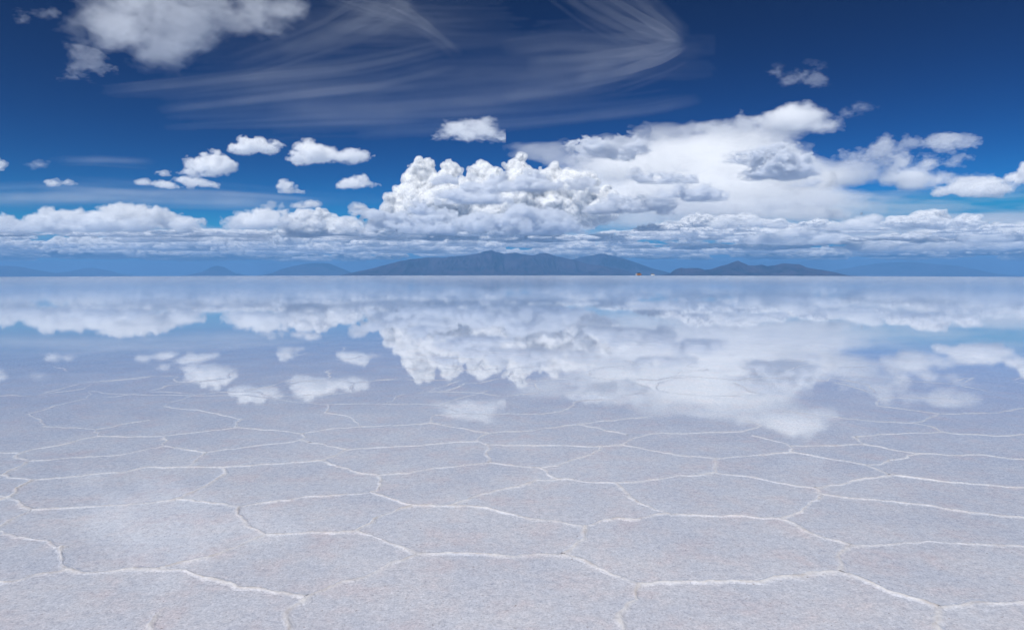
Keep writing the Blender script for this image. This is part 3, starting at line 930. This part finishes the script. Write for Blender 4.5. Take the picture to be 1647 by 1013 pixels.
# --- cirrus: sheets of ice cloud whose thickness swells and thins along the strands
def cirrus(label, strokes, fills, x0, x1, y0, y1, alt, thick, tau, seed, step=1.9):
    rng = np.random.default_rng(seed)
    xs = np.arange(x0, x1 + step, step); ys = np.arange(y0, y1 + step * .7, step * .7)
    GX, GY = np.meshgrid(xs, ys, indexing='ij')
    H = np.zeros_like(GX)
    sh = (len(xs), len(ys), 6)
    for (cx_, cy_, rx, ry, rot, it) in fills:
        c, s_ = math.cos(R(rot)), math.sin(R(rot))
        dx, dy = GX - cx_, GY - cy_
        H += it * np.exp(-(((dx * c + dy * s_) / rx) ** 2 + ((-dx * s_ + dy * c) / ry) ** 2))
    H *= np.clip(1 + .55 * fbm(sh, 26, (4, .35, 9), 5, rng, .7)[:, :, 3], 0, 3)
    for (line, w, it) in strokes:
        P = np.array(line, float)
        for _ in range(24):
            sc = abs(rng.normal(0, .16)) + .03
            Q = P.copy()
            # a strand: drifts across the stroke, starts and ends somewhere along it
            o0 = rng.normal(0, .9) * w; o1 = o0 * rng.uniform(.3, 1.2) + rng.normal(0, .35) * w
            k = np.linspace(0, 1, len(P))
            dd = np.gradient(P, axis=0); nn = np.stack([-dd[:, 1], dd[:, 0]], 1); nn /= np.linalg.norm(nn, axis=1)[:, None] + 1e-9
            Q += nn * (o0 + (o1 - o0) * k)[:, None]
            m = 60
            t = np.linspace(0, 1, m)
            cs = np.concatenate([[0], np.cumsum(np.linalg.norm(np.diff(Q, axis=0), axis=1))]); cs /= cs[-1]
            L_ = np.stack([np.interp(t, cs, Q[:, 0]), np.interp(t, cs, Q[:, 1])], 1)
            ker = np.hanning(15); ker /= ker.sum()
            L_ = np.stack([np.convolve(np.pad(L_[:, i], 7, 'edge'), ker, 'valid') for i in (0, 1)], 1)
            a, b = sorted((rng.uniform(-.3, .6), rng.uniform(.4, 1.3)))
            env = np.clip((t - a) / .25, 0, 1) * np.clip((b - t) / .25, 0, 1) * np.minimum(1, np.minimum(t, 1 - t) / .12)
            sig = w * sc * 1.4 + 1.0
            ia = [int(np.clip((v - x0) / step, 0, len(xs))) for v in (L_[:, 0].min() - 3 * sig, L_[:, 0].max() + 3 * sig)]
            ja = [int(np.clip((v - y0) / (step * .7), 0, len(ys))) for v in (L_[:, 1].min() - 3 * sig, L_[:, 1].max() + 3 * sig)]
            bx = (slice(ia[0], ia[1]), slice(ja[0], ja[1])); gx, gy = GX[bx], GY[bx]
            if gx.size == 0:
                continue
            best = np.full(gx.shape, 1e9); ev = np.zeros(gx.shape)
            for i in range(m - 1):
                d_ = L_[i + 1] - L_[i]; l2 = (d_ ** 2).sum() + 1e-9
                h_ = np.clip(((gx - L_[i, 0]) * d_[0] + (gy - L_[i, 1]) * d_[1]) / l2, 0, 1)
                d2 = (gx - L_[i, 0] - h_ * d_[0]) ** 2 + (gy - L_[i, 1] - h_ * d_[1]) ** 2
                k_ = d2 < best
                best = np.where(k_, d2, best); ev = np.where(k_, env[i] + (env[i + 1] - env[i]) * h_, ev)
            H[bx] += it * .30 * rng.uniform(.3, 1.3) * ev * np.exp(-best / sig ** 2)
    H *= np.clip(1 + .30 * fbm(sh, 60, (1.6, .7, 9), 5, rng, .6)[:, :, 3], 0.1, 3)
    H -= .035
    edge = np.minimum(1, np.minimum(np.minimum(GX - x0, x1 - GX) / 80 if y0 > 0 else 1, np.maximum(y1 - GY, 0) / 12))
    H *= np.clip(edge, 0, 1)
    H = np.minimum(H, 2.0)
    D = alt * F / (CY - GY)
    X = (GX - CX) / F * D
    Z = CAM_H + alt + 0 * X
    hh = np.maximum(H, 0) * thick * .5
    top = np.stack([X, D, Z + hh], -1).reshape(-1, 3); bot = np.stack([X, D, Z - hh], -1).reshape(-1, 3)
    pos = H > 0
    cell = pos[:-1, :-1] | pos[1:, :-1] | pos[1:, 1:] | pos[:-1, 1:]
    idx = np.arange(H.size).reshape(H.shape)
    q = np.stack([idx[:-1, :-1], idx[:-1, 1:], idx[1:, 1:], idx[1:, :-1]], -1)[cell]
    # rim vertices of top and bottom coincide (thickness nought there), so the body is closed
    n = H.size
    P = np.concatenate([top, bot]); Fq = np.concatenate([q[:, ::-1], q + n])
    zero = np.where((H <= 0).ravel())[0]
    remap = np.arange(2 * n); remap[zero + n] = zero
    Fq = remap[Fq]
    used = np.unique(Fq); inv = np.zeros(2 * n, int); inv[used] = np.arange(len(used))
    o = mesh_np("cirrus_cloud", P[used], inv[Fq], cloud_mat(tau, 0.01))
    tag(o, label, "cirrus", None, "thing")


cirrus("wide fan of thin cirrus streaks in the upper middle of the sky",
       [([(150, 158), (300, 143), (420, 127), (540, 116), (640, 98), (745, 72)], 12, .8), ([(240, 172), (420, 152), (600, 132), (745, 98)], 14, .6),
        ([(370, 115), (460, 85), (540, 60), (600, 40), (640, 15), (660, -25)], 14, .9), ([(440, 85), (530, 45), (580, 10), (600, -25)], 16, .7),
        ([(500, -10), (600, 15), (680, 42), (745, 95)], 7, .9), ([(560, -20), (640, 10), (700, 50)], 9, .7),
        ([(420, 192), (600, 180), (800, 165), (950, 146), (1010, 124)], 20, .5), ([(560, 207), (850, 190), (1050, 170), (1140, 152)], 12, .45),
        ([(250, 205), (480, 196), (700, 190)], 14, .3), ([(640, 110), (780, 100), (900, 105), (1000, 95)], 24, .3)],
       [(560, 70, 190, 50, -12, .22), (720, 140, 330, 40, -8, .10), (640, 25, 110, 50, 20, .2)], 60, 1150, -40, 228, 3000, 60, .00062, 21)
cirrus("hooked cirrus plume sweeping down in the top right of centre",
       [([(885, -30), (950, 18), (1010, 50), (1060, 68), (1105, 70)], 13, 1.0), ([(950, -30), (1005, 6), (1055, 36), (1104, 66)], 11, 1.1), ([(1000, -30), (1050, 16), (1098, 58)], 14, .7),
        ([(1108, 68), (1070, 90), (1010, 110), (920, 130)], 10, .8), ([(1100, 70), (1030, 84), (940, 94), (840, 98)], 12, .5), ([(1060, 70), (980, 74), (900, 70), (800, 84)], 14, .45),
        ([(1080, 90), (1000, 124), (900, 146), (800, 158)], 14, .4)],
       [(990, 80, 110, 36, 8, .15), (1010, 35, 70, 34, 35, .18)], 740, 1190, -40, 172, 3150, 60, .00056, 32)
cirrus("low pale streak of stratus lying over the left cloud bank",
       [([(-80, 322), (60, 322), (200, 314), (320, 313), (450, 322), (540, 330)], 9, .9), ([(-60, 305), (60, 300), (180, 306), (300, 318)], 10, .5), ([(200, 325), (380, 328), (520, 336)], 6, .6)],
       [(260, 320, 260, 9, 0, .5), (60, 318, 140, 14, -3, .35)], -120, 620, 280, 350, 2000, 36, .0006, 23)
cirrus("short faint streak of high cloud left of the dome cloud", [([(90, 258), (160, 257), (250, 262)], 4, .8)], [(170, 259, 70, 5, 2, .3)], 60, 290, 244, 276, 2500, 40, .0005, 24, step=1.6)
#END

# ------------------------------------------------------------------ haze
def haze():
    m, nt, out = new_mat("thin_air")
    v = node(nt, "ShaderNodeVolumePrincipled")
    v.inputs["Color"].default_value = (0.18, 0.405, 0.72, 1)
    v.inputs["Density"].default_value = 7.5e-5
    v.inputs["Anisotropy"].default_value = 0.0
    nt.links.new(v.outputs[0], out.inputs["Volume"])
    X, Z0, Z1 = 51000.0, ground_z(50000) - 1.0, 410.0
    p = [(x, y, z) for z in (Z0, Z1) for y in (-X, X) for x in (-X, X)]
    f = [(0, 2, 3, 1), (4, 5, 7, 6), (0, 1, 5, 4), (2, 6, 7, 3), (0, 4, 6, 2), (1, 3, 7, 5)]
    tag(mesh_np("haze", p, f, m, smooth=False), "pale blue haze lying over the salt flat", "haze", kind="stuff")


haze()
